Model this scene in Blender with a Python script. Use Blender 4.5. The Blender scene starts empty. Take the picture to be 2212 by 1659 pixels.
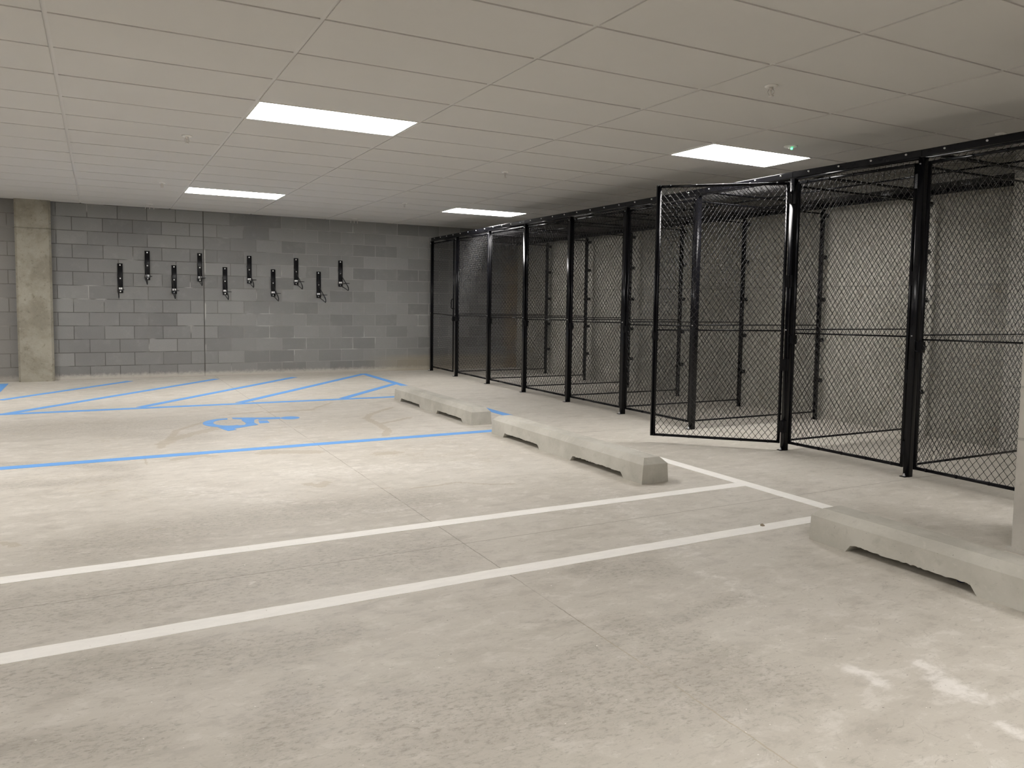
import bpy, math, random
import numpy as np
from mathutils import Vector, Matrix
R = random.Random(7)
SC = bpy.context.scene
COL = SC.collection
H = 2.645          # ceiling height
YB = 9.50          # block wall
XW = 7.42          # concrete wall behind the cages
GX, GY = 1.2192, 0.6096   # ceiling grid

# ------------------------------------------------------------------ helpers
def tag(o, label=None, cat=None, group=None, kind=None):
    if label: o['label'] = label
    if cat: o['category'] = cat
    if group: o['group'] = group
    if kind: o['kind'] = kind
    return o

def empty(name, loc, rz=0.0, label=None, cat=None, group=None):
    o = bpy.data.objects.new(name, None)
    o.empty_display_size = 0.1
    o.location = loc
    o.rotation_euler = (0, 0, rz)
    COL.objects.link(o)
    return tag(o, label, cat, group)

class MB:
    """collects shapes and links them as one mesh object"""
    def __init__(s): s.v = []; s.f = []; s.sm = []
    def add(s, vs, fs, smooth=False):
        b = len(s.v)
        s.v += [tuple(p) for p in vs]
        s.f += [tuple(i + b for i in f) for f in fs]
        s.sm += [smooth] * len(fs)
    def box(s, a, b, c=0.0):
        """axis aligned box from a to b with chamfered vertical and long edges (c)"""
        x0, y0, z0 = [min(a[i], b[i]) for i in range(3)]
        x1, y1, z1 = [max(a[i], b[i]) for i in range(3)]
        if c <= 0:
            s.add([(x0,y0,z0),(x1,y0,z0),(x1,y1,z0),(x0,y1,z0),(x0,y0,z1),(x1,y0,z1),(x1,y1,z1),(x0,y1,z1)],
                  [(0,3,2,1),(4,5,6,7),(0,1,5,4),(1,2,6,5),(2,3,7,6),(3,0,4,7)])
            return
        d = (x1-x0, y1-y0, z1-z0)
        ax = d.index(max(d))
        u, w = [i for i in range(3) if i != ax]
        lo = (x0,y0,z0); hi = (x1,y1,z1)
        ring = []
        k = 3
        for (cu, cw, a0) in ((hi[u]-c, hi[w]-c, 0), (lo[u]+c, hi[w]-c, 90), (lo[u]+c, lo[w]+c, 180), (hi[u]-c, lo[w]+c, 270)):
            for i in range(k+1):
                t = math.radians(a0 + 90*i/k)
                ring.append((cu + c*math.cos(t), cw + c*math.sin(t)))
        n = len(ring); vs = []
        for e in (lo[ax], hi[ax]):
            for (pu, pw) in ring:
                p = [0,0,0]; p[ax] = e; p[u] = pu; p[w] = pw; vs.append(p)
        s.add(vs, [(i,(i+1)%n,n+(i+1)%n,n+i) for i in range(n)], True)
        s.add(vs, [tuple(range(n-1,-1,-1)), tuple(range(n,2*n))], False)
    def tube(s, pts, r, n=8, close=False, caps=True):
        pts = [Vector(p) for p in pts]
        m = len(pts); vs = []
        up0 = Vector((0,0,1))
        prev = None
        for i, p in enumerate(pts):
            if close: d = pts[(i+1)%m] - pts[i-1]
            else: d = pts[min(i+1,m-1)] - pts[max(i-1,0)]
            d.normalize()
            if prev is None:
                a = up0 if abs(d.z) < .9 else Vector((1,0,0))
                u = d.cross(a).normalized()
            else:
                u = (prev - d*prev.dot(d)).normalized()
            prev = u
            w = d.cross(u)
            rr = r[i] if isinstance(r, (list, tuple)) else r
            for j in range(n):
                t = 2*math.pi*j/n
                vs.append(p + u*(rr*math.cos(t)) + w*(rr*math.sin(t)))
        fs = []
        for i in range(m if close else m-1):
            a = i*n; b = ((i+1)%m)*n
            for j in range(n): fs.append((a+j, a+(j+1)%n, b+(j+1)%n, b+j))
        s.add(vs, fs, True)
        if caps and not close:
            s.add(vs[:n], [tuple(range(n-1,-1,-1))]); s.add(vs[-n:], [tuple(range(n))])
    def lathe(s, prof, c, axis='z', n=20):
        vs = []
        for (r, h) in prof:
            for j in range(n):
                t = 2*math.pi*j/n
                a, b = r*math.cos(t), r*math.sin(t)
                p = {'z': (a,b,h), 'y': (a,h,b), 'x': (h,a,b)}[axis]
                vs.append((c[0]+p[0], c[1]+p[1], c[2]+p[2]))
        fs = []
        for i in range(len(prof)-1):
            for j in range(n): fs.append((i*n+j, i*n+(j+1)%n, (i+1)*n+(j+1)%n, (i+1)*n+j))
        s.add(vs, fs, True)
        s.add(vs[:n], [tuple(range(n))]); s.add(vs[-n:], [tuple(range(n))])
    def poly(s, pts, z0, z1):
        n = len(pts)
        vs = [(x,y,z0) for x,y in pts] + [(x,y,z1) for x,y in pts]
        s.add(vs, [tuple(range(n,2*n)), tuple(range(n-1,-1,-1))] + [(i,(i+1)%n,n+(i+1)%n,n+i) for i in range(n)])
    def build(s, name, mat, parent=None, fix=True):
        me = bpy.data.meshes.new(name)
        me.from_pydata(s.v, [], s.f)
        me.polygons.foreach_set('use_smooth', s.sm)
        me.materials.append(mat)
        me.update()
        if fix:
            import bmesh
            bm = bmesh.new(); bm.from_mesh(me)
            bmesh.ops.remove_doubles(bm, verts=bm.verts, dist=1e-6)
            bmesh.ops.recalc_face_normals(bm, faces=bm.faces)
            bm.to_mesh(me); bm.free()
        o = bpy.data.objects.new(name, me)
        COL.objects.link(o)
        if parent: o.parent = parent
        return o

def chain_link(name, o3, ud, vd, nd, W, Hh, mat, parent, w=0.0266, h=0.0680, r=0.0022, dep=0.0015, ns=4):
    """woven chain link fabric: zigzag wires that run along v, hooked to their neighbours along u"""
    o3 = np.array(o3, float); ud = np.array(ud, float); vd = np.array(vd, float); nd = np.array(nd, float)
    nw = max(2, int(round(W / w))); w = W / nw
    nb = max(2, int(round(Hh / (h/2)))); hs = Hh / nb
    ang = np.arange(ns) * 2*math.pi/ns + .4
    vs = []; fs = []; base = 0
    e = 0.08
    for i in range(nw):
        P = []
        for k in range(nb):
            s0 = (k + i) % 2          # starts left (0) or right (1)
            ua, ub = (i*w, (i+1)*w) if s0 == 0 else ((i+1)*w, i*w)
            dd = dep if s0 == 0 else -dep
            for t in (e, 1-e):
                P.append((ua + (ub-ua)*t + (0.0008 if (ua + (ub-ua)*t) > (i+.5)*w else -0.0008), (k+t)*hs, dd))
        P = np.array(P)
        T = np.gradient(P, axis=0); T /= np.linalg.norm(T, axis=1)[:, None]
        A = np.cross(T, np.array([0,0,1.0])); A /= np.linalg.norm(A, axis=1)[:, None]
        B = np.cross(T, A)
        ring = P[:,None,:] + r*(A[:,None,:]*np.cos(ang)[None,:,None] + B[:,None,:]*np.sin(ang)[None,:,None])
        ring = ring.reshape(-1, 3)
        vs.append(ring)
        m = len(P)
        a = (np.arange(m-1)*ns)[:,None] + np.arange(ns)[None,:]
        b = (np.arange(m-1)*ns)[:,None] + ((np.arange(ns)+1) % ns)[None,:]
        q = np.stack([a, b, b+ns, a+ns], axis=-1).reshape(-1, 4) + base
        fs.append(q); base += m*ns
    L = np.concatenate(vs); F = np.concatenate(fs)
    Wd = o3 + L[:,0:1]*ud + L[:,1:2]*vd + L[:,2:3]*nd
    me = bpy.data.meshes.new(name)
    me.vertices.add(len(Wd)); me.vertices.foreach_set('co', Wd.astype('f').ravel())
    me.loops.add(F.size); me.loops.foreach_set('vertex_index', F.astype('i').ravel())
    me.polygons.add(len(F)); me.polygons.foreach_set('loop_start', (np.arange(len(F))*4).astype('i'))
    me.polygons.foreach_set('use_smooth', np.ones(len(F), bool))
    me.update(calc_edges=True)
    me.materials.append(mat)
    o = bpy.data.objects.new(name, me); COL.objects.link(o)
    o.parent = parent
    return o

# ------------------------------------------------------------------ material graph helper
def lin(c):
    return tuple(((x/255)/12.92 if x/255 <= .04045 else ((x/255+.055)/1.055)**2.4) for x in c)

class G:
    def __init__(s, name, rough=.8, metal=0.0, spec=None):
        s.m = bpy.data.materials.new(name); s.m.use_nodes = True
        s.t = s.m.node_tree; s.N = s.t.nodes; s.bsdf = s.N['Principled BSDF']
        s.bsdf.inputs['Roughness'].default_value = rough
        s.bsdf.inputs['Metallic'].default_value = metal
        if spec is not None: s.bsdf.inputs['Specular IOR Level'].default_value = spec
        s.co = s.N.new('ShaderNodeTexCoord').outputs['Object']
    def set(s, sock, v):
        if hasattr(v, 'is_output'): s.t.links.new(v, sock)
        elif isinstance(v, (tuple, list)):
            sock.default_value = tuple(v) + ((1,) if len(v) == 3 and len(sock.default_value) == 4 else ())
        else: sock.default_value = v
    def math(s, op, a, b=0.0, c=None, clamp=False):
        n = s.N.new('ShaderNodeMath'); n.operation = op; n.use_clamp = clamp
        s.set(n.inputs[0], a); s.set(n.inputs[1], b)
        if c is not None: s.set(n.inputs[2], c)
        return n.outputs[0]
    def map(s, v, scale=(1,1,1), loc=(0,0,0), rot=(0,0,0)):
        n = s.N.new('ShaderNodeMapping'); s.set(n.inputs['Vector'], v)
        n.inputs['Scale'].default_value = scale; n.inputs['Location'].default_value = loc; n.inputs['Rotation'].default_value = rot
        return n.outputs[0]
    def noise(s, v, scale=1, detail=4, rough=.55, dist=0.0, col=False):
        n = s.N.new('ShaderNodeTexNoise'); s.set(n.inputs['Vector'], v)
        n.inputs['Scale'].default_value = scale; n.inputs['Detail'].default_value = detail
        n.inputs['Roughness'].default_value = rough; n.inputs['Distortion'].default_value = dist
        return n.outputs['Color' if col else 'Fac']
    def ramp(s, v, a, b, lo=0.0, hi=1.0, smooth=True):
        n = s.N.new('ShaderNodeMapRange'); n.interpolation_type = 'SMOOTHSTEP' if smooth else 'LINEAR'
        s.set(n.inputs['Value'], v)
        n.inputs['From Min'].default_value = a; n.inputs['From Max'].default_value = b
        n.inputs['To Min'].default_value = lo; n.inputs['To Max'].default_value = hi
        return n.outputs['Result']
    def mix(s, f, a, b, mode='MIX'):
        n = s.N.new('ShaderNodeMix'); n.data_type = 'RGBA'; n.blend_type = mode
        s.set(n.inputs[0], f); s.set(n.inputs[6], a); s.set(n.inputs[7], b)
        return n.outputs[2]
    def sep(s, v):
        n = s.N.new('ShaderNodeSeparateXYZ'); s.set(n.inputs[0], v); return n.outputs
    def comb(s, x, y, z):
        n = s.N.new('ShaderNodeCombineXYZ')
        for i, q in enumerate((x, y, z)): s.set(n.inputs[i], q)
        return n.outputs[0]
    def vadd(s, a, b, k=1.0):
        n = s.N.new('ShaderNodeVectorMath'); n.operation = 'MULTIPLY_ADD'
        s.set(n.inputs[0], b); n.inputs[1].default_value = (k, k, k); s.set(n.inputs[2], a)
        return n.outputs[0]
    def line(s, coord, pos, wd, soft=.002):
        d = s.math('ABSOLUTE', s.math('SUBTRACT', coord, pos))
        return s.ramp(d, wd + soft, wd)
    def blob(s, x, y, c, r, wob, soft=.04, rot=0.0):
        ca, sa = math.cos(rot), math.sin(rot)
        dx = s.math('SUBTRACT', x, c[0]); dy = s.math('SUBTRACT', y, c[1])
        u = s.math('DIVIDE', s.math('ADD', s.math('MULTIPLY', dx, ca), s.math('MULTIPLY', dy, sa)), r[0])
        v = s.math('DIVIDE', s.math('SUBTRACT', s.math('MULTIPLY', dy, ca), s.math('MULTIPLY', dx, sa)), r[1])
        d = s.math('SQRT', s.math('ADD', s.math('MULTIPLY', u, u), s.math('MULTIPLY', v, v)))
        d = s.math('ADD', d, wob)
        return s.ramp(d, 1.0 + soft, 1.0 - soft)
    def bump(s, hgt, strength=.3, dist=.01, prev=None):
        n = s.N.new('ShaderNodeBump'); n.inputs['Strength'].default_value = strength; n.inputs['Distance'].default_value = dist
        s.set(n.inputs['Height'], hgt)
        if prev is not None: s.set(n.inputs['Normal'], prev)
        return n.outputs[0]
    def done(s, col=None, rough=None, normal=None):
        if col is not None: s.set(s.bsdf.inputs['Base Color'], col)
        if rough is not None: s.set(s.bsdf.inputs['Roughness'], rough)
        if normal is not None: s.set(s.bsdf.inputs['Normal'], normal)
        return s.m

def simple(name, col, rough=.5, metal=0.0, var=.06, scale=30, bump=0.0, spec=None):
    g = G(name, rough, metal, spec)
    n = g.noise(g.co, scale, 3)
    c = g.mix(n, tuple(x*(1-var) for x in col), tuple(min(1, x*(1+var)) for x in col))
    return g.done(c, normal=g.bump(n, .4, bump) if bump else None)

def emis(name, col, strength):
    m = bpy.data.materials.new(name); m.use_nodes = True
    b = m.node_tree.nodes['Principled BSDF']
    b.inputs['Base Color'].default_value = (.8,.8,.8,1)
    b.inputs['Emission Color'].default_value = tuple(col) + (1,)
    b.inputs['Emission Strength'].default_value = strength
    return m

# ------------------------------------------------------------------ materials
def mat_floor():
    g = G('concrete_floor', .62)
    x, y, z = g.sep(g.co)
    at = g.N.new('ShaderNodeAttribute'); at.attribute_name = 'marks'
    tan, dirt, pale = g.sep(at.outputs['Color'])
    big = g.noise(g.map(g.co, (.35,.7,1)), 1.0, 4, .55)
    streak = g.noise(g.map(g.co, (.9,2.6,1)), 1.9, 8, .66, .12)
    fine = g.noise(g.map(g.co, (17,48,1)), 1.0, 6, .74, .15)
    mott = g.noise(g.map(g.co, (1,1.5,1)), 6.5, 9, .70, .25)
    chips = g.noise(g.map(g.co, (22,60,1)), 1.0, 3, .6, .3)
    c = g.mix(g.ramp(big, .32, .68), (.475,.445,.385), (.545,.515,.455))
    c = g.mix(g.math('MULTIPLY', g.ramp(streak, .50, .32), .50), c, (.395,.365,.31))
    c = g.mix(g.math('MULTIPLY', g.ramp(mott, .51, .63), .50), c, (.64,.61,.555))
    c = g.mix(g.math('MULTIPLY', g.ramp(mott, .48, .37), .42), c, (.34,.31,.265))
    c = g.mix(g.math('MULTIPLY', g.ramp(fine, .565, .68), .48), c, (.27,.245,.205))
    c = g.mix(g.math('MULTIPLY', g.ramp(chips, .64, .70), .35), c, (.24,.215,.175))
    # trowel swirls and scuffs close to the camera
    warp = g.vadd(g.co, g.noise(g.co, 2.1, 3, .55, 0, True), .55)
    sw = g.noise(g.map(warp, (20,11,1), (0,0,0), (0,0,.5)), 1.0, 9, .80, .2)
    sw2 = g.noise(g.map(warp, (12,44,1), (3,1,0), (0,0,-.35)), 1.0, 5, .7, .3)
    near = g.ramp(y, -.7, -1.9)
    c = g.mix(g.math('MULTIPLY', g.math('MULTIPLY', g.ramp(sw, .57, .70), near), .42), c, (.25,.225,.185))
    c = g.mix(g.math('MULTIPLY', g.math('MULTIPLY', g.ramp(sw2, .60, .70), near), .45), c, (.24,.215,.175))
    c = g.mix(g.math('MULTIPLY', g.math('MULTIPLY', g.ramp(sw, .42, .30), near), .30), c, (.62,.585,.53))
    # grime
    dn = g.noise(g.map(g.co, (1,2.0,1)), 7.5, 8, .78, .2)
    dmask = g.ramp(g.math('ADD', dirt, g.math('MULTIPLY', g.math('SUBTRACT', dn, .5), 1.1)), .15, 1.05)
    c = g.mix(g.math('MULTIPLY', dmask, .24), c, (.27,.245,.20))
    dspk = g.math('MULTIPLY', g.ramp(g.math('ADD', g.noise(g.map(g.co, (30,52,1), (0,0,0), (0,0,.25)), 1.0, 8, .80, 0), g.math('MULTIPLY', dirt, .08)), .56, .70), g.ramp(dirt, .05, .7))
    c = g.mix(g.math('MULTIPLY', dspk, .5), c, (.20,.175,.14))
    # water marks
    wob = g.math('MULTIPLY', g.math('SUBTRACT', g.noise(g.map(g.co, (1,1.4,1)), 17, 7, .72), .5), 2.4)
    tf = g.math('ADD', tan, g.math('MULTIPLY', wob, g.ramp(tan, 0, .3, .3, 1)))
    ts = g.ramp(tf, .60, .68)
    c = g.mix(g.math('MULTIPLY', ts, .46), c, (.335,.28,.19))
    rim = g.math('MULTIPLY', g.line(tf, .64, .03, .04), g.ramp(tan, .02, .2))
    c = g.mix(g.math('MULTIPLY', rim, .25), c, (.28,.225,.14))
    wn = g.noise(g.map(g.co, (1,1.6,1)), 2.6, 5, .6, .3)
    tide = g.math('MULTIPLY', g.line(wn, .56, .008, .010), g.ramp(g.noise(g.co, .8, 2), .50, .58))
    zone = g.math('MULTIPLY', g.ramp(y, .6, 1.6), g.ramp(x, 4.4, 3.9))
    c = g.mix(g.math('MULTIPLY', g.math('MULTIPLY', tide, zone), .28), c, (.34,.285,.19))
    # pale dust and laitance
    pn = g.math('MULTIPLY', g.math('SUBTRACT', g.noise(g.map(g.co, (1,1.7,1)), 16, 7, .72, .4), .5), 1.9)
    c = g.mix(g.math('MULTIPLY', g.ramp(g.math('ADD', pale, pn), .38, 1.15), .62), c, (.80,.775,.73))
    lai = g.ramp(g.noise(g.map(g.co, (1.2,2.4,1), (5,2,0)), 2.3, 8, .70, .3), .62, .76)
    c = g.mix(g.math('MULTIPLY', lai, .40), c, (.69,.66,.60))
    # saw cut joints
    jn = g.math('MULTIPLY', g.math('SUBTRACT', g.noise(g.co, 12, 6, .7), .5), .016)
    xj = g.math('ADD', x, jn); yj = g.math('ADD', y, jn)
    jx = g.math('MULTIPLY', g.line(xj, 1.855, .0012, .0032), g.ramp(g.noise(g.co, 2.2, 2), .36, .5, .35, 1))
    jy = g.line(yj, -.352, .0015, .003)
    j3 = g.math('MULTIPLY', g.line(yj, 2.38, .002, .003), g.ramp(x, 3.9, 4.0))
    j4 = g.math('MULTIPLY', g.line(yj, 5.1, .002, .003), g.ramp(x, 4, 4.1))
    jj = g.math('MAXIMUM', g.math('MAXIMUM', jx, jy), g.math('MAXIMUM', j3, j4))
    jcol = g.mix(g.ramp(y, -1.2, -1.8), (.15,.125,.09), (.36,.30,.21))
    c = g.mix(g.math('MULTIPLY', jj, .6), c, jcol)
    spk = g.noise(g.co, 75, 2, .5)
    c = g.mix(g.math('MULTIPLY', g.ramp(spk, .735, .76), .8), c, (.12,.10,.085))
    c = g.mix(g.math('MULTIPLY', g.ramp(g.noise(g.map(g.co, (1,1,1), (7,3,1)), 60, 2), .745, .77), .8), c, (.9,.88,.84))
    rgh = g.ramp(mott, .3, .7, .50, .72)
    b = g.bump(fine, .10, .003)
    return g.done(c, rgh, b)

def mat_block():
    g = G('concrete_block', .92, spec=.25)
    x, y, z = g.sep(g.co)
    u = g.math('SUBTRACT', x, 1.706 - 40*.4064)
    # left of the control joint the bond is the same, courses hang from the ceiling line
    v = g.math('ADD', z, 20*.2032 - H + .002)
    jit = g.math('MULTIPLY', g.math('SUBTRACT', g.noise(g.co, 5, 3), .5), .006)
    vec = g.comb(g.math('ADD', u, jit), g.math('ADD', v, jit), 0.0)
    def brick(c1, c2, mo, bias=0.0):
        b = g.N.new('ShaderNodeTexBrick'); b.offset = .5; b.offset_frequency = 2; b.squash = 1
        g.set(b.inputs['Vector'], vec)
        b.inputs['Scale'].default_value = 1; b.inputs['Brick Width'].default_value = .4064; b.inputs['Row Height'].default_value = .2032
        b.inputs['Mortar Size'].default_value = .0062; b.inputs['Mortar Smooth'].default_value = .25; b.inputs['Bias'].default_value = bias
        b.inputs['Color1'].default_value = c1; b.inputs['Color2'].default_value = c2; b.inputs['Mortar'].default_value = mo
        return b
    bk = brick((0,0,0,1), (1,1,1,1), (.5,.5,.5,1))
    sh = g.sep(bk.outputs['Color'])[0]
    big = g.noise(g.co, .7, 4, .6)
    med = g.noise(g.co, 7, 6, .65)
    c = g.mix(sh, (.175,.175,.170), (.255,.255,.247))
    c = g.mix(g.ramp(big, .35, .7), c, g.mix(.5, c, (.255,.252,.245)))
    c = g.mix(g.math('MULTIPLY', g.ramp(med, .5, .75), .30), c, (.30,.297,.285))
    c = g.mix(g.math('MULTIPLY', g.ramp(g.noise(g.co, 120, 2), .58, .72), .5), c, (.115,.112,.107))
    mside = g.ramp(g.math('ADD', x, g.math('MULTIPLY', g.noise(g.co, 1.4, 3), 3.2)), 2.4, 5.4)
    mc = g.mix(mside, (.115,.112,.104), (.30,.296,.28))
    c = g.mix(g.math('MULTIPLY', bk.outputs['Fac'], g.ramp(g.noise(g.co, 1.9, 4, .6), .34, .52, .25, 1)), c, mc)
    # a few joints smeared with pale mortar
    sm = g.math('MULTIPLY', g.ramp(bk.outputs['Fac'], .0, .6), g.ramp(g.noise(g.map(g.co, (1,1,1), (3,0,5)), 1.7, 2), .60, .68))
    c = g.mix(g.math('MULTIPLY', sm, .55), c, (.52,.51,.48))
    cj = g.line(g.math('ADD', x, jit), 1.706, .005, .004)
    c = g.mix(g.math('MULTIPLY', cj, .85), c, (.085,.08,.07))
    cj2 = g.math('MULTIPLY', g.line(g.math('ADD', x, jit), 1.722, .006, .006), g.ramp(g.noise(g.co, 2.1, 2), .5, .58))
    c = g.mix(g.math('MULTIPLY', cj2, .7), c, (.46,.45,.42))
    # droppings and dust along the foot of the wall
    ft = g.math('ADD', z, g.math('MULTIPLY', g.noise(g.map(g.co, (1,1,1)), 14, 6, .75), -.13))
    c = g.mix(g.math('MULTIPLY', g.ramp(ft, .035, -.035), .8), c, (.50,.47,.42))
    c = g.mix(g.math('MULTIPLY', g.math('MULTIPLY', g.ramp(x, 4.2, 5.3), g.ramp(z, .33, .20)), .5), c, (.36,.31,.22))
    # damp brown tone in the far corner and left of the pillar
    c = g.mix(g.math('MULTIPLY', g.math('MULTIPLY', g.ramp(x, 7.0, 7.3), .7), g.ramp(g.noise(g.co, 2, 3), .35, .6)), c, (.30,.22,.13))
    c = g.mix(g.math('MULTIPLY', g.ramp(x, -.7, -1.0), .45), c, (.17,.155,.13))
    b = g.bump(g.math('SUBTRACT', 1.0, bk.outputs['Fac']), .7, .006)
    b = g.bump(g.math('SUBTRACT', 1.0, cj), .7, .01, b)
    b = g.bump(g.noise(g.co, 90, 3, .7), .25, .003, b)
    return g.done(c, None, b)

def mat_cast(name, c1, c2, stain, seams=(), scale=1.0, rough=.85, amt=.5, vseams=()):
    g = G(name, rough, spec=.3)
    x, y, z = g.sep(g.co)
    a = g.noise(g.co, 1.3*scale, 6, .62, .3)
    f = g.noise(g.co, 9*scale, 7, .68, .5)
    c = g.mix(g.ramp(a, .35, .65), c1, c2)
    c = g.mix(g.math('MULTIPLY', g.ramp(f, .54, .72), amt), c, stain)
    c = g.mix(g.math('MULTIPLY', g.ramp(f, .44, .30), amt*.6), c, tuple(min(1, q*1.25) for q in c2))
    c = g.mix(g.math('MULTIPLY', g.ramp(g.noise(g.co, 45*scale, 2), .72, .75), .7), c, tuple(q*.4 for q in c1))
    jn = g.math('MULTIPLY', g.math('SUBTRACT', g.noise(g.co, 8, 3), .5), .012)
    m = None
    for (ax, pos, wd) in seams:
        l = g.line(g.math('ADD', (x, y, z)[ax], jn), pos, wd, .004)
        m = l if m is None else g.math('MAXIMUM', m, l)
    b = g.bump(f, .15, .004)
    if m is not None:
        c = g.mix(g.math('MULTIPLY', m, .45), c, tuple(q*.45 for q in c1))
        b = g.bump(g.math('SUBTRACT', 1.0, m), .5, .005, b)
    return g.done(c, None, b)

def mat_paint(name, col, worn, th=.67):
    g = G(name, .7)
    n = g.noise(g.map(g.co, (3,9,1)), 3.2, 7, .72)
    f = g.noise(g.co, 42, 4, .6)
    c = g.mix(g.ramp(n, .3, .7), tuple(q*.93 for q in col), col)
    c = g.mix(g.math('MULTIPLY', g.ramp(f, th, th+.05), .7), c, worn)
    c = g.mix(g.math('MULTIPLY', g.ramp(n, .66, .78), .4), c, worn)
    return g.done(c, None, g.bump(f, .1, .002))

M = {}
M['floor'] = mat_floor()
M['block'] = mat_block()
M['castwall'] = mat_cast('cast_concrete_wall', (.36,.345,.30), (.46,.44,.39), (.27,.235,.175),
                         [(2,1.49,.004), (1,2.61,.005), (1,5.05,.005), (1,7.49,.005)], 1.1, amt=.75)
M['pillar'] = mat_cast('stained_pillar_concrete', (.235,.215,.17), (.33,.31,.255), (.135,.118,.085), [(2,2.235,.006)], 2.2, amt=.75)
M['pillar2'] = mat_cast('pale_pillar_concrete', (.44,.42,.38), (.52,.50,.455), (.32,.30,.27), [(2,.59,.005),(2,.86,.003)], 1.5, amt=.35)
M['stop'] = mat_cast('kerb_concrete', (.42,.405,.355), (.52,.505,.45), (.32,.305,.26), (), 1.8, amt=.35)
M['outer'] = simple('painted_masonry', (.52,.49,.44), .9, var=.05, scale=2)
M['tile'] = simple('ceiling_tile_board', (.60,.587,.565), .95, var=.012, scale=6, spec=.1)
M['tbar'] = simple('ceiling_grid_enamel', (.60,.587,.57), .6, var=.01, spec=.3)
M['whitepaint'] = mat_paint('white_line_paint', (.90,.885,.84), (.56,.52,.46))
M['bluepaint'] = mat_paint('blue_line_paint', lin((98,158,222)), (.45,.43,.38), .69)
M['black'] = simple('black_powder_coat', (.005,.005,.0065), .2, var=.2, scale=12, spec=.17)
M['wire'] = simple('black_vinyl_wire', (.004,.004,.005), .14, var=.15, scale=12, spec=.7)
M['rackblack'] = simple('black_rack_enamel', (.007,.007,.008), .4, var=.15, spec=.25)
M['zinc'] = simple('zinc_bolt_metal', (.72,.72,.72), .3, 1.0)
M['boltwhite'] = simple('bright_bolt_head', (.92,.92,.91), .5)
M['sticker'] = simple('white_sticker', (.82,.82,.82), .5)
M['print'] = simple('grey_sticker_print', (.25,.25,.26), .6)
M['white'] = simple('white_enamel', (.80,.79,.76), .35)
M['chrome'] = simple('sprinkler_chrome', (.62,.59,.55), .45, .3)
M['lamp'] = emis('lamp_diffuser', (1.0, .965, .945), 32.0)
M['led'] = emis('green_led', (.05, 1.0, .35), 6.0)
M['debris'] = simple('grit_crumb', (.30,.25,.18), .9, bump=.002)
M['darkblue'] = simple('dark_blue_plastic', (.01,.015,.09), .4)

# ------------------------------------------------------------------ setting
def struct(o, label=None):
    o['kind'] = 'structure'
    if label: o['label'] = label
    return o
XL, YN = -8.6, -10.5
# wear and water marks on the slab: centre lines (metres) and half widths
TAN = [ ([(1.16,4.49),(0.97,4.21),(0.83,4.0),(0.77,3.66),(0.69,3.39),(0.64,3.12)],0.055),([(1.2,4.02),(1.06,3.85),(0.9,3.69),(0.75,3.49),(0.68,3.32)],0.12),([(3.24,4.8),(2.84,4.35),(2.7,4.07),(2.7,3.65),(2.66,3.22),(2.54,2.96)],0.07),([(2.7,3.65),(2.9,3.77),(3.15,3.95)],0.06),([(1.88,4.93),(2.16,4.94),(2.32,4.96)],0.12),([(2.32,4.96),(2.7,5.48)],0.04),([(1.37,2.56),(1.55,2.52),(1.76,2.43)],0.13),([(0.71,2.56),(0.89,2.64),(0.97,2.59)],0.09),([(2.22,2.14),(2.35,2.13)],0.12),([(1.44,1.32),(1.5,1.22),(1.56,1.31)],0.07),([(2.04,0.9),(2.2,0.9),(2.38,0.94),(2.54,0.8),(2.72,0.73)],0.03),([(1.78,1.0),(1.93,0.96)],0.02),([(-0.25,0.67),(-0.18,0.59)],0.05),([(0.44,0.6),(0.49,0.59)],0.018),([(2.9,-1.67),(2.92,-1.69)],0.008),([(2.91,-1.75),(2.91,-1.78)],0.012),([(5.25,2.28),(5.34,2.31)],0.03),([(0.5,2.8),(0.51,2.4)],0.02),([(1.46,4.91),(1.76,4.98)],0.08) ]
DIRT = [ ([(-0.46,2.88),(-0.01,2.68),(0.35,2.35)],0.1),([(-0.39,2.08),(-0.12,2.04),(0.36,2.04)],0.12),([(-0.41,4.67),(0.33,4.51),(1.03,4.38)],0.5),([(0.32,4.08),(0.98,3.52)],0.2),([(0.16,0.41),(0.85,0.64),(1.95,0.6)],0.25),([(-0.16,-0.41),(0.51,-0.4),(1.59,-0.36)],0.28),([(0.56,-1.17),(0.76,-1.14),(0.99,-1.15)],0.1),([(0.36,-1.11),(0.47,-1.15),(0.56,-1.15)],0.07),([(1.38,-1.8),(1.59,-1.72),(1.81,-1.68),(2.19,-1.62),(2.62,-1.55)],0.05),([(1.31,-1.93),(1.53,-1.88),(1.8,-1.84),(2.18,-1.76)],0.04),([(1.65,-1.37),(1.74,-1.41),(1.85,-1.46)],0.02),([(1.02,-1.87),(1.29,-1.95),(1.61,-1.98),(1.92,-2.07)],0.25),([(1.5,-1.86),(1.8,-1.98)],0.15),([(2.0,-1.57),(2.19,-2.21)],0.12),([(-0.1,-1.06),(0.23,-1.08),(0.75,-1.18)],0.15),([(-0.06,-1.49),(0.28,-1.61)],0.1),([(2.28,-1.0),(2.5,-1.07)],0.15),([(0.63,-1.79),(0.73,-1.55)],0.12) ]
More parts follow.
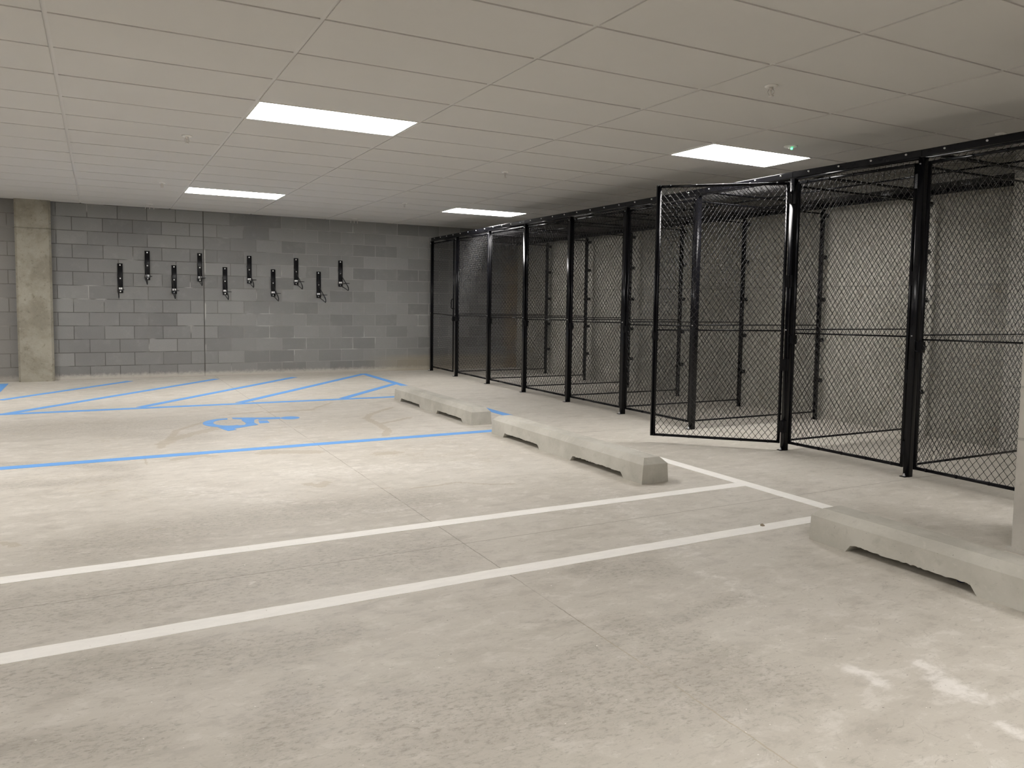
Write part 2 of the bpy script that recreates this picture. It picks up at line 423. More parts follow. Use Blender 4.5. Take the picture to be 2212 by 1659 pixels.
PALE = [ ([(2.49,-2.23),(2.5,-2.29),(2.48,-2.35)],0.035),([(2.74,-2.31),(2.73,-2.37)],0.04),([(2.7,-2.41),(2.66,-2.48),(2.68,-2.52)],0.06),([(2.59,-2.69),(2.58,-2.75)],0.03),([(2.7,-0.05),(2.78,-0.26)],0.08),([(2.98,-0.36),(3.04,-0.7)],0.08),([(0.77,-0.47),(0.79,-0.45)],0.012),([(1.5,0.45),(2.04,0.43)],0.08),([(1.45,1.72),(2.66,1.44)],0.25),([(0.65,7.31),(0.84,6.81),(0.27,6.82)],0.08),([(0.55,1.58),(1.17,0.96)],0.2),([(3.17,0.3),(2.82,-1.03)],0.12),([(2.69,-1.27),(2.65,-1.63)],0.1) ]
def field(X, Y, lst, hi=9.0):
    Fd = np.zeros_like(X)
    for pts, wd in lst:
        d = np.full_like(X, 1e9)
        for (a, b) in zip(pts[:-1], pts[1:]):
            ax, ay = a; bx, by = b; L2 = (bx-ax)**2 + (by-ay)**2 + 1e-9
            t = np.clip(((X-ax)*(bx-ax) + (Y-ay)*(by-ay))/L2, 0, 1)
            d = np.minimum(d, np.hypot(X-ax-t*(bx-ax), Y-ay-t*(by-ay)))
        Fd = np.maximum(Fd, np.clip(1.25 - .65*d/wd, 0, 1)*(1.0 if wd < hi else .55))
    return Fd
fx = np.array([XL-.2, -5, -3] + list(np.arange(-1.5, 5.45, .025)) + [6.2, XW+.25])
fy = np.array([YN-.2, -7, -4.5] + list(np.arange(-3.2, 7.6, .025)) + [8.5, YB+.25])
FX, FY = np.meshgrid(fx, fy, indexing='ij')
nx, ny = len(fx), len(fy)
FV = np.stack([FX.ravel(), FY.ravel(), np.zeros(nx*ny)], 1)
ii, jj_ = np.meshgrid(np.arange(nx-1), np.arange(ny-1), indexing='ij')
q0 = (ii*ny + jj_).ravel()
FQ = np.stack([q0, q0+ny, q0+ny+1, q0+1], 1)
cb = len(FV); FV = np.concatenate([FV, [(fx[0],fy[0],-.25),(fx[-1],fy[0],-.25),(fx[-1],fy[-1],-.25),(fx[0],fy[-1],-.25)]])
side = [[cb+3,cb+2,cb+1,cb]]
me = bpy.data.meshes.new('floor')
me.from_pydata(FV.tolist(), [], FQ.tolist() + side + [[0, cb, cb+1, (nx-1)*ny], [(nx-1)*ny, cb+1, cb+2, nx*ny-1], [nx*ny-1, cb+2, cb+3, ny-1], [ny-1, cb+3, cb, 0]])
ca = me.color_attributes.new('marks', 'FLOAT_COLOR', 'POINT')
cd_ = np.zeros((len(FV), 4), 'f'); cd_[:,3] = 1
TAN = [(p, w_*.55) for p, w_ in TAN]
for k, lst in enumerate((TAN, DIRT, PALE)):
    cd_[:nx*ny, k] = field(FX, FY, lst, .075 if k == 2 else 9.0).ravel()
ca.data.foreach_set('color', cd_.ravel())
me.materials.append(M['floor']); me.update()
fo = bpy.data.objects.new('floor', me); COL.objects.link(fo)
struct(fo, 'pale beige trowelled concrete garage floor with saw-cut joints and water marks')
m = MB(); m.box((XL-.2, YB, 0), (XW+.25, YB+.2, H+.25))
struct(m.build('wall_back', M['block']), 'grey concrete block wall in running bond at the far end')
m = MB(); m.box((XW, YN, 0), (XW+.2, YB, H+.25))
struct(m.build('wall_right', M['castwall']), 'cast concrete wall behind the cages')
m = MB(); m.box((XL-.2, YN, 0), (XL, YB, H+.25))
struct(m.build('wall_left', M['outer']))
m = MB(); m.box((XL-.2, YN-.2, 0), (XW+.25, YN, H+.25))
struct(m.build('wall_front', M['outer']))
# ceiling: lay-in tiles a little below the recessed grid bars
lamps = {}
for (ci, cj) in ((1,3),(1,11),(1,-7),(4,2),(4,11),(4,-5),(-2,3),(-2,11),(-2,-8),(-5,7),(-5,-3),(-5,-12)):
    lamps[(ci, cj)] = True
m = MB()
i0, i1 = int(XL/GX)-1, int(XW/GX)+1
j0, j1 = int(YN/GY)-1, int(YB/GY)+1
gx, gy = .012, .0105
TD = .007
for i in range(i0, i1):
    for j in range(j0, j1+1):
        if (i, j) in lamps: continue
        x0, x1 = max(XL, i*GX+gx), min(XW, (i+1)*GX-gx)
        y0, y1 = max(YN, j*GY+gy), min(YB, (j+1)*GY-gy)
        if x1-x0 < .02 or y1-y0 < .02: continue
        dz = R.uniform(-.0006, .0006)
        m.add([(x0,y0,H+dz),(x1,y0,H+dz),(x1,y1,H+dz),(x0,y1,H+dz),(x0,y0,H+TD+.002),(x1,y0,H+TD+.002),(x1,y1,H+TD+.002),(x0,y1,H+TD+.002)],
              [(0,3,2,1),(0,1,5,4),(1,2,6,5),(2,3,7,6),(3,0,4,7)])
struct(m.build('ceiling', M['tile'], fix=False), 'suspended ceiling of off-white lay-in tiles')
m = MB(); m.box((XL-.2, YN-.2, H+TD), (XW+.25, YB+.25, H+.24))
struct(m.build('trim_1', M['tbar']), 'white ceiling grid between the tiles')

# ------------------------------------------------------------------ pillars
def chamf(x0, x1, y0, y1, z0, z1, c, m):
    pts = [(x0+c,y0),(x1-c,y0),(x1,y0+c),(x1,y1-c),(x1-c,y1),(x0+c,y1),(x0,y1-c),(x0,y0+c)]
    m.poly(pts, z0, z1)
m = MB(); chamf(-.835, -.385, 9.385, 9.70, 0, H+.003, .028, m)
pil = m.build('concrete_pillar', M['pillar'])
tag(pil, 'stained tan concrete pillar standing against the block wall at the far left', 'pillar')
m = MB(); chamf(4.378, 5.0, -2.42, -1.69, 0, H+.003, .006, m)
p2 = m.build('concrete_pillar', M['pillar2'])
tag(p2, 'pale grey concrete pillar cut off by the right edge of the photo, behind the nearest wheel stop', 'pillar')
m = MB(); m.box((4.362, -2.43, 0), (5.01, -1.675, .022)); m.build('pillar_footing', M['pillar2'], p2)
m = MB(); chamf(7.20, XW+.05, -.62, .02, 0, H+.003, .015, m)
p3 = m.build('concrete_pillar', M['pillar2'])
tag(p3, 'pale concrete pier projecting from the rear wall, seen through the mesh at the right edge', 'pillar')

# ------------------------------------------------------------------ ceiling lights
vis = {(1,3): 'largest and nearest glowing ceiling light panel, above the white parking lines at left centre',
       (1,11): 'small distant glowing ceiling light panel above the bike hooks',
       (4,2): 'glowing ceiling light panel just above the open cage gate',
       (4,11): 'distant glowing ceiling light panel above the far end of the cages'}
for (i, j) in lamps:
    x0, x1, y0, y1 = i*GX+.012, (i+1)*GX-.012, j*GY+.012, (j+1)*GY-.012
    cx, cy = (x0+x1)/2, (y0+y1)/2
    t = empty('ceiling_light', (cx, cy, H), 0, vis.get((i, j), 'flat LED ceiling light panel outside the view, behind or left of the camera'), 'ceiling light', 'flat ceiling light panels')
    hx, hy = (x1-x0)/2, (y1-y0)/2
    m = MB(); w = .009
    m.box((-hx,-hy,-.003),(hx,-hy+w,.006)); m.box((-hx,hy-w,-.003),(hx,hy,.006))
    m.box((-hx,-hy+w,-.003),(-hx+w,hy-w,.006)); m.box((hx-w,-hy+w,-.003),(hx,hy-w,.006))
    m.build('frame', M['white'], t)
    m = MB(); m.box((-hx+w,-hy+w,0),(hx-w,hy-w,.005)); m.build('diffuser', M['lamp'], t)

# ------------------------------------------------------------------ sprinklers and sensor
def sprinkler(x, y, label, guard=False):
    t = empty('sprinkler_head', (x, y, H), R.uniform(0, 3), label, 'sprinkler', 'ceiling sprinkler heads')
    m = MB(); m.lathe([(.004,0),(.042,0),(.042,-.004),(.036,-.009),(.018,-.012),(.014,-.010)], (0,0,0), n=28); m.build('escutcheon', M['white'], t)
    m = MB()
    m.lathe([(.013,-.008),(.013,-.022),(.010,-.026),(.004,-.027)], (0,0,0), n=14)
    for s in (-1, 1):
        m.tube([(s*.011,0,-.022),(s*.019,0,-.034),(s*.018,0,-.046),(s*.006,0,-.060),(0,0,-.062)], .0026, 6)
    m.tube([(0,0,-.026),(0,0,-.056)], .003, 8)
    m.build('frame', M['chrome'], t)
    m = MB(); m.lathe([(.003,-.060),(.017,-.062),(.018,-.064),(.003,-.065)], (0,0,0), n=18)
    if guard:
        for k in range(12):
            a = k*math.pi/6
            m.box((.016*math.cos(a)-.002,.016*math.sin(a)-.002,-.066),(.016*math.cos(a)+.002,.016*math.sin(a)+.002,-.061))
    m.build('deflector', M['chrome'], t)
    return t
sprinkler(.905, 3.385, 'pendent sprinkler head in the ceiling left of the nearest light panel')
sprinkler(.913, 6.483, 'small sprinkler head in the ceiling just left of the small distant light panel')
sprinkler(3.973, -.297, 'nearest and largest sprinkler head, in the ceiling at upper right')
sprinkler(4.041, 3.503, 'pendent sprinkler head in the ceiling midway between the two middle light panels')
sprinkler(4.043, 6.603, 'pendent sprinkler head in the ceiling left of the farthest light panel')
sprinkler(6.496, -.264, 'sprinkler head in the dark ceiling just over the near right cage')
def guarded(x, y, label):
    t = empty('guarded_sprinkler', (x, y, H), 0, label, 'sprinkler', 'sprinkler heads near the block wall')
    m = MB(); m.lathe([(.004,0),(.05,0),(.05,-.004),(.02,-.008)], (0,0,0), n=24); m.build('escutcheon', M['white'], t)
    m = MB()
    m.box((-.062,-.008,-.020),(.062,.008,-.015))
    for s in (-1, 0, 1): m.tube([(s*.056,0,-.016),(s*.058,0,-.075)], .004, 6)
    m.tube([(0,0,0),(0,0,-.02)], .009, 10)
    m.build('frame', M['chrome'], t)
guarded(.908, 8.98, 'three-pronged sprinkler fitting in the ceiling above the leftmost bike hooks')
guarded(4.066, 9.15, 'three-pronged sprinkler fitting in the ceiling above the rightmost bike hook')
t = empty('motion_sensor', (5.519, .964, H+.001), 0, 'small white ceiling sensor with a green light beside the light panel at right', 'sensor')
m = MB(); m.lathe([(.01,0),(.058,0),(.058,-.006),(.05,-.010),(.022,-.012)], (0,0,0), n=28); m.build('cover_plate', M['white'], t)
m = MB(); m.lathe([(.022,-.010),(.019,-.020),(.008,-.026),(.001,-.027)], (0,0,0), n=20); m.build('lens', M['white'], t)
m = MB(); m.lathe([(.001,-.032),(.008,-.030),(.009,-.024),(.008,-.018)], (-.004,-.016,0), n=12); m.build('indicator_light', M['led'], t)

# ------------------------------------------------------------------ floor markings
def stripe(name, pts, wd, mat, label, cat='floor marking', group=None, seg=.12, parent=None, hz=.0016):
    """painted stripe along a polyline with slightly ragged edges, 1.2 mm thick"""
    L, Rr = [], []
    P = [Vector((p[0], p[1], 0)) for p in pts]
    for k in range(len(P)-1):
        a, b = P[k], P[k+1]; d = (b-a); n = max(1, int(d.length/seg)); d.normalize()
        q = Vector((-d.y, d.x, 0))
        for i in range(n+1):
            c = a + (b-a)*(i/n)
            L.append(c + q*(wd/2 + R.uniform(-.0022,.0022))); Rr.append(c - q*(wd/2 + R.uniform(-.0022,.0022)))
    m = MB(); n = len(L)
    vs = [(p.x,p.y,hz) for p in L] + [(p.x,p.y,hz) for p in Rr] + [(p.x,p.y,.0) for p in L] + [(p.x,p.y,.0) for p in Rr]
    fs = []
    for i in range(n-1):
        fs += [(i,n+i,n+i+1,i+1),(i,i+1,2*n+i+1,2*n+i),(n+i,3*n+i,3*n+i+1,n+i+1)]
    fs += [(0,2*n,3*n,n),(n-1,2*n-1,4*n-1,3*n-1)]
    m.add(vs, fs)
    o = m.build(name, mat, parent)
    if parent is None: tag(o, label, cat, group)
    return o
stripe('parking_line', [(-5,.03),(4.17,.045)], .098, M['whitepaint'], 'farther of the two long white parking lines, running left to right across the floor', group='white parking lines')
stripe('parking_line', [(-5,-.905),(1.9,-.825),(3.95,-.815)], .100, M['whitepaint'], 'nearest white parking line, ending at the near wheel stop', group='white parking lines')
stripe('parking_line', [(4.215,-.70),(4.225,1.66)], .105, M['whitepaint'], 'short white line crossing the ends of the long parking lines in front of the cages', group='white parking lines', hz=.0022)
stripe('parking_line', [(-5,2.65),(-.45,2.71),(3.9,2.82)], .115, M['bluepaint'], 'nearest blue line, the near edge of the accessible parking bay', group='blue accessible bay lines')
stripe('parking_line', [(-5,5.80),(-.73,5.79),(3.75,5.775)], .125, M['bluepaint'], 'blue line between the wheelchair symbol and the diagonal hatching', group='blue accessible bay lines')
stripe('parking_line', [(4.21,9.10),(4.215,3.68)], .11, M['bluepaint'], 'blue line running from the block wall behind the farther wheel stop', group='blue accessible bay lines', hz=.0020)
stripe('parking_line', [(-1.0,9.2),(-.99,5.8)], .115, M['bluepaint'], 'bit of blue line at the far left below the pillar', group='blue accessible bay lines')
hat = [((-.86,7.137),(.601,9.03),'leftmost blue diagonal hatch stripe, in front of the pillar'),
       ((-.70,5.793),(1.806,8.95),'second blue diagonal hatch stripe from the left, starting at the left edge'),
       ((.604,5.875),(2.987,8.86),'middle blue diagonal hatch stripe'),
       ((1.686,5.881),(4.18,9.03),'blue diagonal hatch stripe that meets the corner by the block wall'),
       ((2.948,5.853),(4.16,7.33),'rightmost and shortest blue diagonal hatch stripe, beside the farther wheel stop')]
for a, b, lab in hat:
    stripe('hatch_line', [a, b], .105, M['bluepaint'], lab, group='blue diagonal hatching', hz=.0024)

sym = empty('wheelchair_symbol', (1.5, 4.3, 0), 0, 'blue painted wheelchair symbol lying sideways in the accessible bay', 'floor marking')
def symp(name, polys, hk=0):
    m = MB()
    for k, p in enumerate(polys): m.poly([(a-1.5, b-4.3) for a, b in p], 0, .0017 + .0003*hk + .00005*(k % 2))
    m.build(name, M['bluepaint'], sym)
def arc(cx, cy, rx, ry, a0, a1, n): return [(cx+rx*math.cos(math.radians(a0+(a1-a0)*i/n)), cy+ry*math.sin(math.radians(a0+(a1-a0)*i/n))) for i in range(n+1)]
def ring(a0, a1):
    o = arc(1.350,4.315,.248,.305,a0,a1,18); i = arc(1.350,4.322,.148,.215,a0,a1,18)
    return [[o[k], o[k+1], i[k+1], i[k]] for k in range(len(o)-1)]
symp('wheel', ring(84, 175.5) + ring(179.5, 290))
symp('leg', [[(1.592,4.065),(1.47,4.10),(1.30,4.07),(1.27,4.02),(1.205,4.03),(1.268,3.784),(1.351,3.83),(1.332,3.90)],
             [(1.592,4.065),(1.578,4.205),(1.498,4.205),(1.47,4.10)]], 1)
symp('body', [[(1.578,4.215),(1.613,4.42),(1.487,4.42),(1.498,4.215)],
              [(1.424,4.644),(1.636,4.568),(1.66,4.48),(1.613,4.42),(1.487,4.42),(1.50,4.50),(1.42,4.56)],
              [(1.64,4.555),(1.89,4.50),(1.87,4.38),(1.66,4.40)]], 2)
symp('arm', [[(1.640,4.345),(1.725,4.315),(1.718,4.150),(1.620,4.150)]])
symp('head', [arc(1.975,4.41,.10,.105,0,360,28)[:-1]])

# ------------------------------------------------------------------ wheel stops
def wheel_stop(x0, ynear, Lg, label, seed, rz=0.0):
    r = random.Random(seed)
    t = empty('wheel_stop', (x0, ynear, 0), rz)
    Wd = .235; hs = .134; ht = .176
    # stations along the stop; bottom is cut out between the three feet
    feet = [(0,.215),(.93,1.43),(Lg-.235,Lg)]
    def bot(y):
        for a, b in feet:
            if a-1e-6 <= y <= b+1e-6: return 0.0
        dm = min(min(abs(y-a), abs(y-b)) for a, b in feet)
        return min(.041 + .0015*math.sin(y*23+seed), dm*1.3)
    ys = sorted(set([0, .045, .215, .235, .25, .93, .91, .895, 1.43, 1.45, 1.465, Lg-.235, Lg-.255, Lg-.27, Lg-.045, Lg] + [round(.0125*k, 4) for k in range(1, int(Lg/.0125))]))
    vs = []; fs = []; secs = []
    for y in ys:
        b = bot(y)
        jl = jr = 0.0
        if b > .028: jl, jr = r.uniform(-.0035,.0035), r.uniform(-.0035,.0035)
        e = min(y, Lg-y); k = min(1.0, e/.045)
        top = hs + (ht-hs)*k
        dx = .040*1.0 + .0
        wv = .0015*math.sin(y*9+seed)
        s = [(0+wv, b+jl), (.010+wv, hs+r.uniform(-.0005,.0005)), (.010+dx*max(k,.02)+wv, top+r.uniform(-.0004,.0004)),
             (Wd-.010-dx*max(k,.02)+wv, top+r.uniform(-.0004,.0004)), (Wd-.010+wv, hs+r.uniform(-.0005,.0005)), (Wd+wv, b+jr)]
        secs.append(len(vs))
        vs += [(sx, y, sz) for sx, sz in s]
    for i in range(len(ys)-1):
        a, b = secs[i], secs[i+1]
        for k in range(6): fs.append((a+k, a+(k+1)%6, b+(k+1)%6, b+k))
    fs.append(tuple(range(5,-1,-1))); fs.append(tuple(secs[-1]+k for k in range(6)))
    m = MB(); m.add(vs, fs)
    o = m.build('wheel_stop', M['stop'], None)
    o.location = (x0, ynear, 0); o.rotation_euler = (0,0,rz)
    bpy.data.objects.remove(t)
    bv = o.modifiers.new('bevel', 'BEVEL'); bv.width = .004; bv.segments = 2; bv.limit_method = 'ANGLE'; bv.angle_limit = math.radians(30)
    tag(o, label, 'wheel stop', 'concrete wheel stops')
    return o
wheel_stop(3.525, .336, 2.34, 'middle concrete wheel stop, between the blue line and the far white parking line', 3, .006)
wheel_stop(3.530, 3.19, 2.34, 'farthest and smallest concrete wheel stop, behind the blue bay line', 11, .002)
wheel_stop(3.570, -3.435, 2.35, 'nearest concrete wheel stop, cut off by the right edge of the photo', 5, 0)

# crumbs on the floor
for (x, y, s, lab) in ((3.528,-.790,.012,'brown crumb lying on the nearest white line close to the near wheel stop'),):
    m = MB(); r = random.Random(2)
    m.lathe([(.001,0),(s,.001),(s*.9,.006),(s*.4,.012),(.001,.013)], (0,0,0), n=7)
    m.v = [(a+r.uniform(-.003,.003), b*1.2+r.uniform(-.003,.003), max(0,c)) for a,b,c in m.v]
    o = m.build('concrete_crumb', M['debris']); o.location = (x, y, .001); tag(o, lab, 'debris')
m = MB(); m.lathe([(.001,0),(.017,0),(.018,.003),(.018,.011),(.015,.013),(.001,.013)], (0,0,0), n=24)
o = m.build('bottle_cap', M['darkblue']); o.location = (3.69, -1.86, 0); tag(o, 'dark blue cap in the shadow under the nearest wheel stop', 'cap')

# ------------------------------------------------------------------ bike hooks on the block wall
def bike_hook(x, ztop, label):
    """x = centre of the strip; hook swings out 0.63 m from the wall"""
    t = empty('bike_hook', (x, YB, ztop), 0, label, 'bike hook', 'black bike hooks on the block wall')
    w = .036; Lh = .452
    m = MB(); m.box((-w,-.005,-Lh),(w,0,0), .001); m.box((-w,-.020,-Lh),(-w+.004,-.004,-.01)); m.box((w-.004,-.020,-Lh),(w,-.004,-.01))
    m.build('wall_strip', M['rackblack'], t)
    for dz in (.025, .228, .428):
        m = MB(); m.lathe([(.001,-.013),(.007,-.012),(.0105,-.009),(.0105,-.005)], (0,0,-dz), 'y', 14); m.build('bolt', M['boltwhite'], t)
    m = MB(); m.box((-.026,-.0062,-.405),(.026,-.005,-.368)); st = m.build('sticker', M['sticker'], t)
    m = MB(); m.box((-.002,-.0068,-.405),(.002,-.0062,-.368)); m.box((-.026,-.0068,-.388),(.026,-.0062,-.386)); m.build('sticker_print', M['print'], st)
    m = MB()
    pts = [(-w,-.01,-.168),(-w,-.10,-.216),(-w,-.30,-.315),(-w,-.50,-.412),(-w,-.585,-.452),(-w,-.622,-.478),(-w,-.630,-.505),(-w,-.612,-.524),(-w,-.580,-.520),(-w,-.45,-.490),(-w,-.20,-.445),(-w,-.01,-.412)]
    m.tube(pts, .0062, 10)
    m.build('hook', M['rackblack'], t)
    m = MB()
    m.tube([(-w-.003,-.005,-.402),(-w-.003,-.42,-.402),(-w+.004,-.455,-.402),(-w+.02,-.47,-.402),(w-.02,-.47,-.402),(w-.004,-.455,-.402),(w+.003,-.42,-.402),(w+.003,-.005,-.402)], .0050, 10)
    m.build('tyre_guard', M['rackblack'], t)
    m = MB(); m.tube([(-w,-.500,-.412),(-w,-.585,-.452),(-w,-.624,-.478),(-w,-.632,-.505),(-w,-.612,-.526)], .0078, 10); m.build('rubber_sleeve', M['rackblack'], t)
    return t
tops = [1.771,1.978,1.770,1.975,1.768,1.966,1.757,1.958,1.745,1.948]
posn = ['leftmost bike hook on the block wall, in the lower row', 'leftmost bike hook of the upper row', 'second bike hook from the left in the lower row',
        'upper row bike hook right at the dark vertical joint in the block wall', 'lower row bike hook just right of the dark vertical joint in the block wall', 'third bike hook from the left in the upper row',
        'second bike hook from the right in the lower row', 'second bike hook from the right in the upper row',
        'rightmost bike hook of the lower row', 'rightmost bike hook, in the upper row nearest the cages']
for k in range(10): bike_hook(.509 + .3792*k, tops[k], posn[k])

# ------------------------------------------------------------------ storage cages
posts = [(5.515,-1.50),(5.527,-.288),(5.490,.880),(5.502,2.109),(5.496,3.298),(5.489,4.479),(5.484,5.650),(5.509,6.853),(5.532,8.136),(5.560,9.318)]
XR = 7.29
PW = .0255            # half width of the front posts
ZT = 2.362           # underside of the header
def rail(m, a, b, r=.014, c=.004):
    """square tube between two points in a vertical or horizontal direction, drawn as a rounded bar"""
    a = Vector(a); b = Vector(b); d = (b-a).normalized()
    up = Vector((0,0,1)) if abs(d.z) < .9 else Vector((0,1,0))
    u = d.cross(up).normalized(); w = d.cross(u).normalized()
    ring = []
    for (su, sw, a0) in ((1,1,0),(-1,1,90),(-1,-1,180),(1,-1,270)):
        for i in range(3):
            t = math.radians(a0+45*i)
            ring.append(((r-c)*su + c*math.cos(t), (r-c)*sw + c*math.sin(t)))
    n = len(ring)
    vs = [a + u*p + w*q for p, q in ring] + [b + u*p + w*q for p, q in ring]
    m.add(vs, [(i,(i+1)%n,n+(i+1)%n,n+i) for i in range(n)], True)
    m.add(vs, [tuple(range(n-1,-1,-1)), tuple(range(n,2*n))])

def make_gate(root, pivot, ang, wid, strip=False, handle=False):
    """gate leaf; local u runs from the hinge stile to the free stile"""
    ud = Vector((math.cos(ang), math.sin(ang), 0)); nd = Vector((-ud.y, ud.x, 0))   # nd: to the left of u
    P = lambda u, z, n=0.0: Vector(pivot) + ud*u + nd*n + Vector((0,0,z))
    z0, z1 = .074, 2.312; r = .0110
    m = MB()
    rail(m, P(0,z0-r), P(0,z1+r), r); rail(m, P(wid,z0-r), P(wid,z1+r), r)
    rail(m, P(r,z0), P(wid-r,z0), r); rail(m, P(r,z1), P(wid-r,z1), r)
    if strip:
        rail(m, P(wid+.022,z0-r), P(wid+.022,z1+r), .0085, .003)       # stop strip on the free stile
    for z in (z0, z1):                                               # ties that clip the mesh to the rails
        for k in range(5):
            u = wid*(.08+.21*k)
            m.tube([P(u-.007,z,0), P(u+.007,z,0)], .0145, 8)
    g = m.build('gate', M['black'], root)
    m = MB(); m.tube([P(r,1.048,.0), P(wid-r,1.030,.0)], .0065, 8); m.build('mid_rail', M['black'], g)
    ud3 = tuple(ud); nd3 = tuple(nd)
    chain_link('wire_mesh', P(r*.6, z0+r*.5), ud3, (0,0,1), nd3, wid-1.2*r, z1-z0-r, M['wire'], g)
    for z in (.212, .752, 1.478, 2.19):
        m = MB()
        hu = -.034
        vsx = [P(hu-.030, z-.052, -.010), P(hu+.034, z-.052, -.010), P(hu+.034, z-.052, .012), P(hu-.030, z-.052, .012)]
        vs = vsx + [p + Vector((0,0,.104)) for p in vsx]
        m.add(vs, [(0,1,2,3),(4,7,6,5),(0,4,5,1),(1,5,6,2),(2,6,7,3),(3,7,4,0)])
        m.tube([P(hu,z-.060,.013), P(hu,z+.060,.013)], .009, 10)
        m.build('hinge', M['black'], g)
    m = MB()
    vsx = [P(wid-.018,.935,-.022), P(wid+.022,.935,-.022), P(wid+.022,.935,.024), P(wid-.018,.935,.024)]
    vs = vsx + [p + Vector((0,0,.080)) for p in vsx]
    m.add(vs, [(0,1,2,3),(4,7,6,5),(0,4,5,1),(1,5,6,2),(2,6,7,3),(3,7,4,0)])
    m.tube([P(wid+.005,1.01,.024), P(wid+.030,1.022,.03), P(wid+.036,.985,.03), P(wid+.030,.948,.03), P(wid+.005,.94,.024)], .0045, 8)
    m.build('latch', M['black'], g)
    if handle:
        m = MB(); u = wid-.01
        sg = 1
        m.tube([P(u,1.145,.02), P(u,1.145,.0), P(u-.055,1.148,.0), P(u-.088,1.165,.0), P(u-.092,1.20,.0), P(u-.092,1.26,.0), P(u-.088,1.292,.0), P(u-.055,1.305,.0), P(u,1.308,.0)], .0095, 8)
        m.build('handle', M['black'], g)
    return g

labels = ['nearest storage cage, at the right edge behind the pale pillar',
          'closed storage cage directly right of the open gate',
          'storage cage whose gate stands wide open towards the camera',
          'closed storage cage directly left of the one with the open gate',
          'second closed storage cage left of the one with the open gate',
          'third closed storage cage left of the one with the open gate',
          'third storage cage out from the block wall',
          'second storage cage out from the block wall',
          'farthest storage cage, touching the block wall, loop handle on gate']
def post(m, x, y, z1, h, c=.006):
    m.box((x-h,y-h,0),(x+h,y+h,z1), c)
for b in range(9):
    (xa, ya), (xb, yb) = posts[b], posts[b+1]
    root = empty('storage_cage', (xa, ya, 0), 0, 'black ' + labels[b], 'storage cage', 'row of black wire mesh storage cages')
    if labels[b].startswith(('nearest', 'second', 'third', 'farthest', 'closed', 'storage')):
        root['label'] = labels[b].replace('storage cage', 'black wire mesh storage cage', 1)
    off = Vector((-xa, -ya, 0))
    def fin(o):   # geometry is made in room coordinates, the parts hang below the cage's base
        o.matrix_parent_inverse = Matrix.Translation(off)
        return o
    # posts
    fronts = [(xa, ya)] + ([(xb, yb)] if b == 8 else [])
    for (px, py) in fronts:
        m = MB(); post(m, px, py, 2.355, PW, .007)
        m.box((px-.005, py+PW-.002, .03), (px+.005, py+PW+.003, 2.34))
        fp = fin(m.build('front_post', M['black'], root))
        m = MB(); m.box((px-.058, py-.020, 0), (px+.028, py+.028, .005), 0); m.build('base_plate', M['black'], fp)
        m = MB(); m.lathe([(.011,.006),(.011,.014),(.006,.016),(.006,.026),(.001,.027)], (px-.043, py, 0), n=8); m.build('anchor_bolt', M['zinc'], fp)
        for zb in (1.055, 2.31):
            m = MB(); m.lathe([(.001,-.034),(.0045,-.033),(.005,-.025)], (px, py+.004, zb), 'x', 8)
            m.v = [(v[0], v[1], v[2]) for v in m.v]; m.build('clamp_bolt', M['zinc'], fp)
    m = MB(); post(m, XR, ya, 2.34, .0185, .004)
    rp = fin(m.build('rear_post', M['black'], root))
    m = MB(); m.box((XR-.03, ya-.028, 0), (XR+.045, ya+.028, .005)); m.build('base_plate', M['black'], rp)
    for zb in (.436, .89, 1.34, 1.81, 2.27):
        m = MB()
        m.box((XR-.022, ya-.023, zb-.018), (XR+.024, ya+.023, zb+.018))
        m.box((XR+.018, ya-.012, zb-.020), (XR+.078, ya-.005, zb+.026))
        m.box((XR+.018, ya+.004, zb-.020), (XR+.066, ya+.012, zb+.026))
        m.lathe([(.001,.012),(.009,.011),(.009,-.012),(.006,-.013),(.006,-.026),(.001,-.027)], (XR+.052, ya-.012, zb), 'y', 8)
        m.build('clamp_bracket', M['black'], rp)
    # divider panel towards the rear wall, standing on the near post line
    x0, x1 = xa+PW+.009, XR-.018-.009
    m = MB(); zz0, zz1, r = .085, 2.292, .0080
    rail(m, (x0,ya,zz0-r), (x0,ya,zz1+r), r); rail(m, (x1,ya,zz0-r), (x1,ya,zz1+r), r)
    rail(m, (x0+r,ya,zz0), (x1-r,ya,zz0), r); rail(m, (x0+r,ya,zz1), (x1-r,ya,zz1), r)
    dv = fin(m.build('divider_panel', M['black'], root))
    m = MB(); m.tube([(x0+r,ya,1.06), (x1-r,ya,1.06)], .0062, 8); m.build('mid_rail', M['black'], dv)
    chain_link('wire_mesh', (x0+r*.5, ya, zz0+r*.5), (1,0,0), (0,0,1), (0,-1,0), x1-x0-r, zz1-zz0-r, M['wire'], dv)
    # headers
    xm0, xm1 = xa, xb
    m = MB()
    y0, y1 = ya+.002, yb-.002
    hh = .024
    vs = []
    for (px, py) in ((xa, y0), (xb, y1)):
        vs += [(px-hh,py,ZT),(px+hh,py,ZT),(px+hh,py,ZT+.050),(px-hh+.003,py,ZT+.050),(px-hh,py,ZT+.046)]
    m.add(vs, [(0,1,6,5),(1,2,7,6),(2,3,8,7),(3,4,9,8),(4,0,5,9),(4,3,2,1,0),(5,6,7,8,9)])
    m.box((min(xa,xb)-.012, y0, ZT-.020), (max(xa,xb)+.0, y1, ZT-.004), .003)
    hd = fin(m.build('front_header', M['black'], root))
    for k in range(4):
        t = (k+.42)/4; px = xa+(xb-xa)*t-hh; py = ya+(yb-ya)*t
        m = MB(); m.lathe([(.001,-.012),(.0045,-.011),(.0045,-.006),(.008,-.005),(.008,0)], (px, py, ZT+.030), 'x', 8); m.build('bolt', M['zinc'], hd)
    yh0 = max(ya, .03) if b == 1 else ya
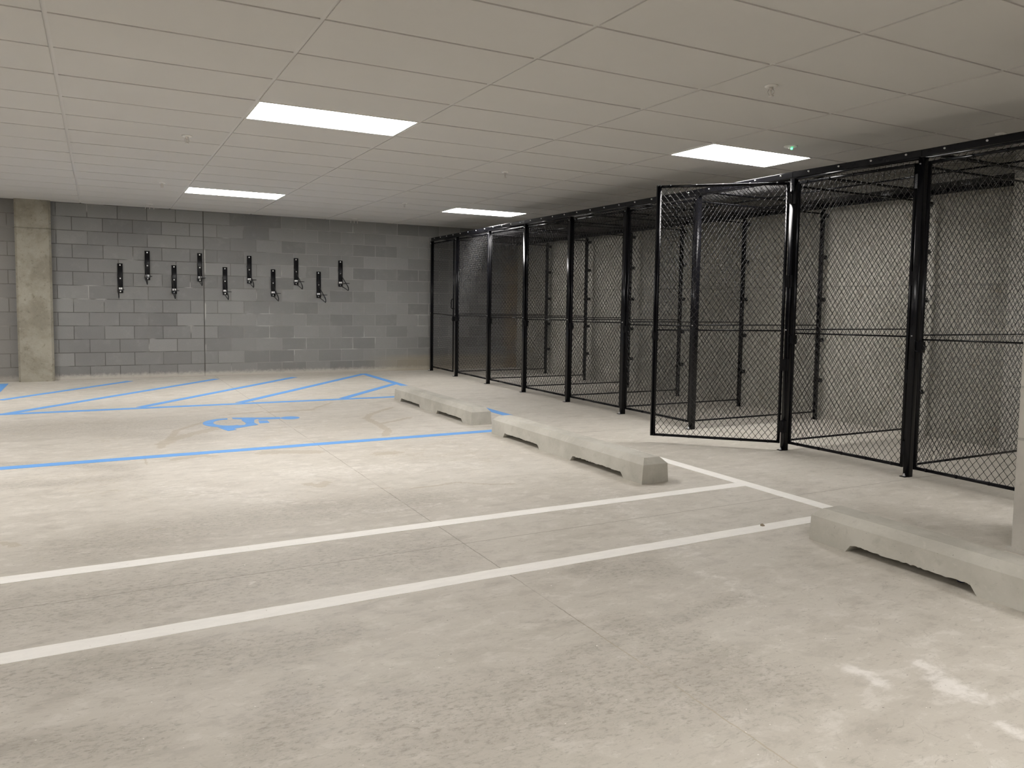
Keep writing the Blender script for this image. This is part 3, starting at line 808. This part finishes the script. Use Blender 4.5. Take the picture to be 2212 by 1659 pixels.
    if b > 0:
        m = MB(); m.box((XR-.022, yh0+.002, 2.346), (XR+.022, yb-.002, 2.455), .008); fin(m.build('rear_header', M['black'], root))
    # roof panel
    zr = 2.392; xi0 = max(xa, xb)+hh+.014; xi1 = XR-.022-.012
    m = MB(); r = .0085
    ry0, ry1 = ya+.016, yb-.016
    rail(m, (xi0,ry0,zr), (xi0,ry1,zr), r); rail(m, (xi1,ry0,zr), (xi1,ry1,zr), r)
    rail(m, (xi0,ry0,zr), (xi1,ry0,zr), r); rail(m, (xi0,ry1,zr), (xi1,ry1,zr), r)
    xm = xi0 + (xi1-xi0)*.5
    rail(m, (xm,ry0,zr-.004), (xm,ry1,zr-.004), .0075)
    rf = fin(m.build('roof_panel', M['black'], root))
    chain_link('wire_mesh', (xi0, ry0, zr+.004), (0,1,0), (1,0,0), (0,0,1), ry1-ry0, xi1-xi0, M['wire'], rf)
    # gate, hinged on the near post except the far one
    if b == 2:
        g = make_gate(root, (xa-.052, ya+.020, 0), math.atan2(.775, -.800), 1.085, strip=True)
    elif b == 8:
        a = math.atan2(ya-yb, xa-xb)
        g = make_gate(root, (xb, yb, 0) + Vector() if False else (xb + (xa-xb)*.042, yb + (ya-yb)*.042, 0), a, (yb-ya)-.190, handle=True)
    else:
        a = math.atan2(yb-ya, xb-xa)
        g = make_gate(root, (xa + (xb-xa)*.044, ya+.052, 0), a, (yb-ya)-.108)
    fin(g)

# ------------------------------------------------------------------ camera, world, view
cam_d = bpy.data.cameras.new('camera'); cam = bpy.data.objects.new('camera', cam_d); COL.objects.link(cam)
W_, H_ = 2212, 1659
f = 1684.11; yaw, pitch, roll = .49494, .07091, .01513
cy, sy, cp, sp, cr, sr = math.cos(yaw), math.sin(yaw), math.cos(pitch), math.sin(pitch), math.cos(roll), math.sin(roll)
F = Vector((sy*cp, cy*cp, -sp)); Rt = Vector((cy, -sy, 0)); Up = Rt.cross(F)
R2 = Rt*cr + Up*sr; U2 = -Rt*sr + Up*cr
mw = Matrix((R2, U2, -F)).transposed().to_4x4(); mw.translation = Vector((.20588, -3.98221, 1.24942))
cam.matrix_world = mw
cam_d.sensor_fit = 'HORIZONTAL'; cam_d.sensor_width = 36; cam_d.lens = f/W_*36
cam_d.shift_x = -15.4952/W_; cam_d.shift_y = -54.0277/W_
cam_d.clip_start = .05
SC.camera = cam

w = bpy.data.worlds.new('world'); SC.world = w; w.use_nodes = True
w.node_tree.nodes['Background'].inputs[0].default_value = (.02,.02,.02,1)
w.node_tree.nodes['Background'].inputs[1].default_value = .3
SC.view_settings.view_transform = 'Standard'; SC.view_settings.look = 'None'
SC.view_settings.exposure = 0.0; SC.view_settings.gamma = 1.0
SC.view_settings.use_curve_mapping = False
SC.cycles.adaptive_threshold = .025; SC.cycles.max_bounces = 6; SC.cycles.diffuse_bounces = 5; SC.cycles.glossy_bounces = 3
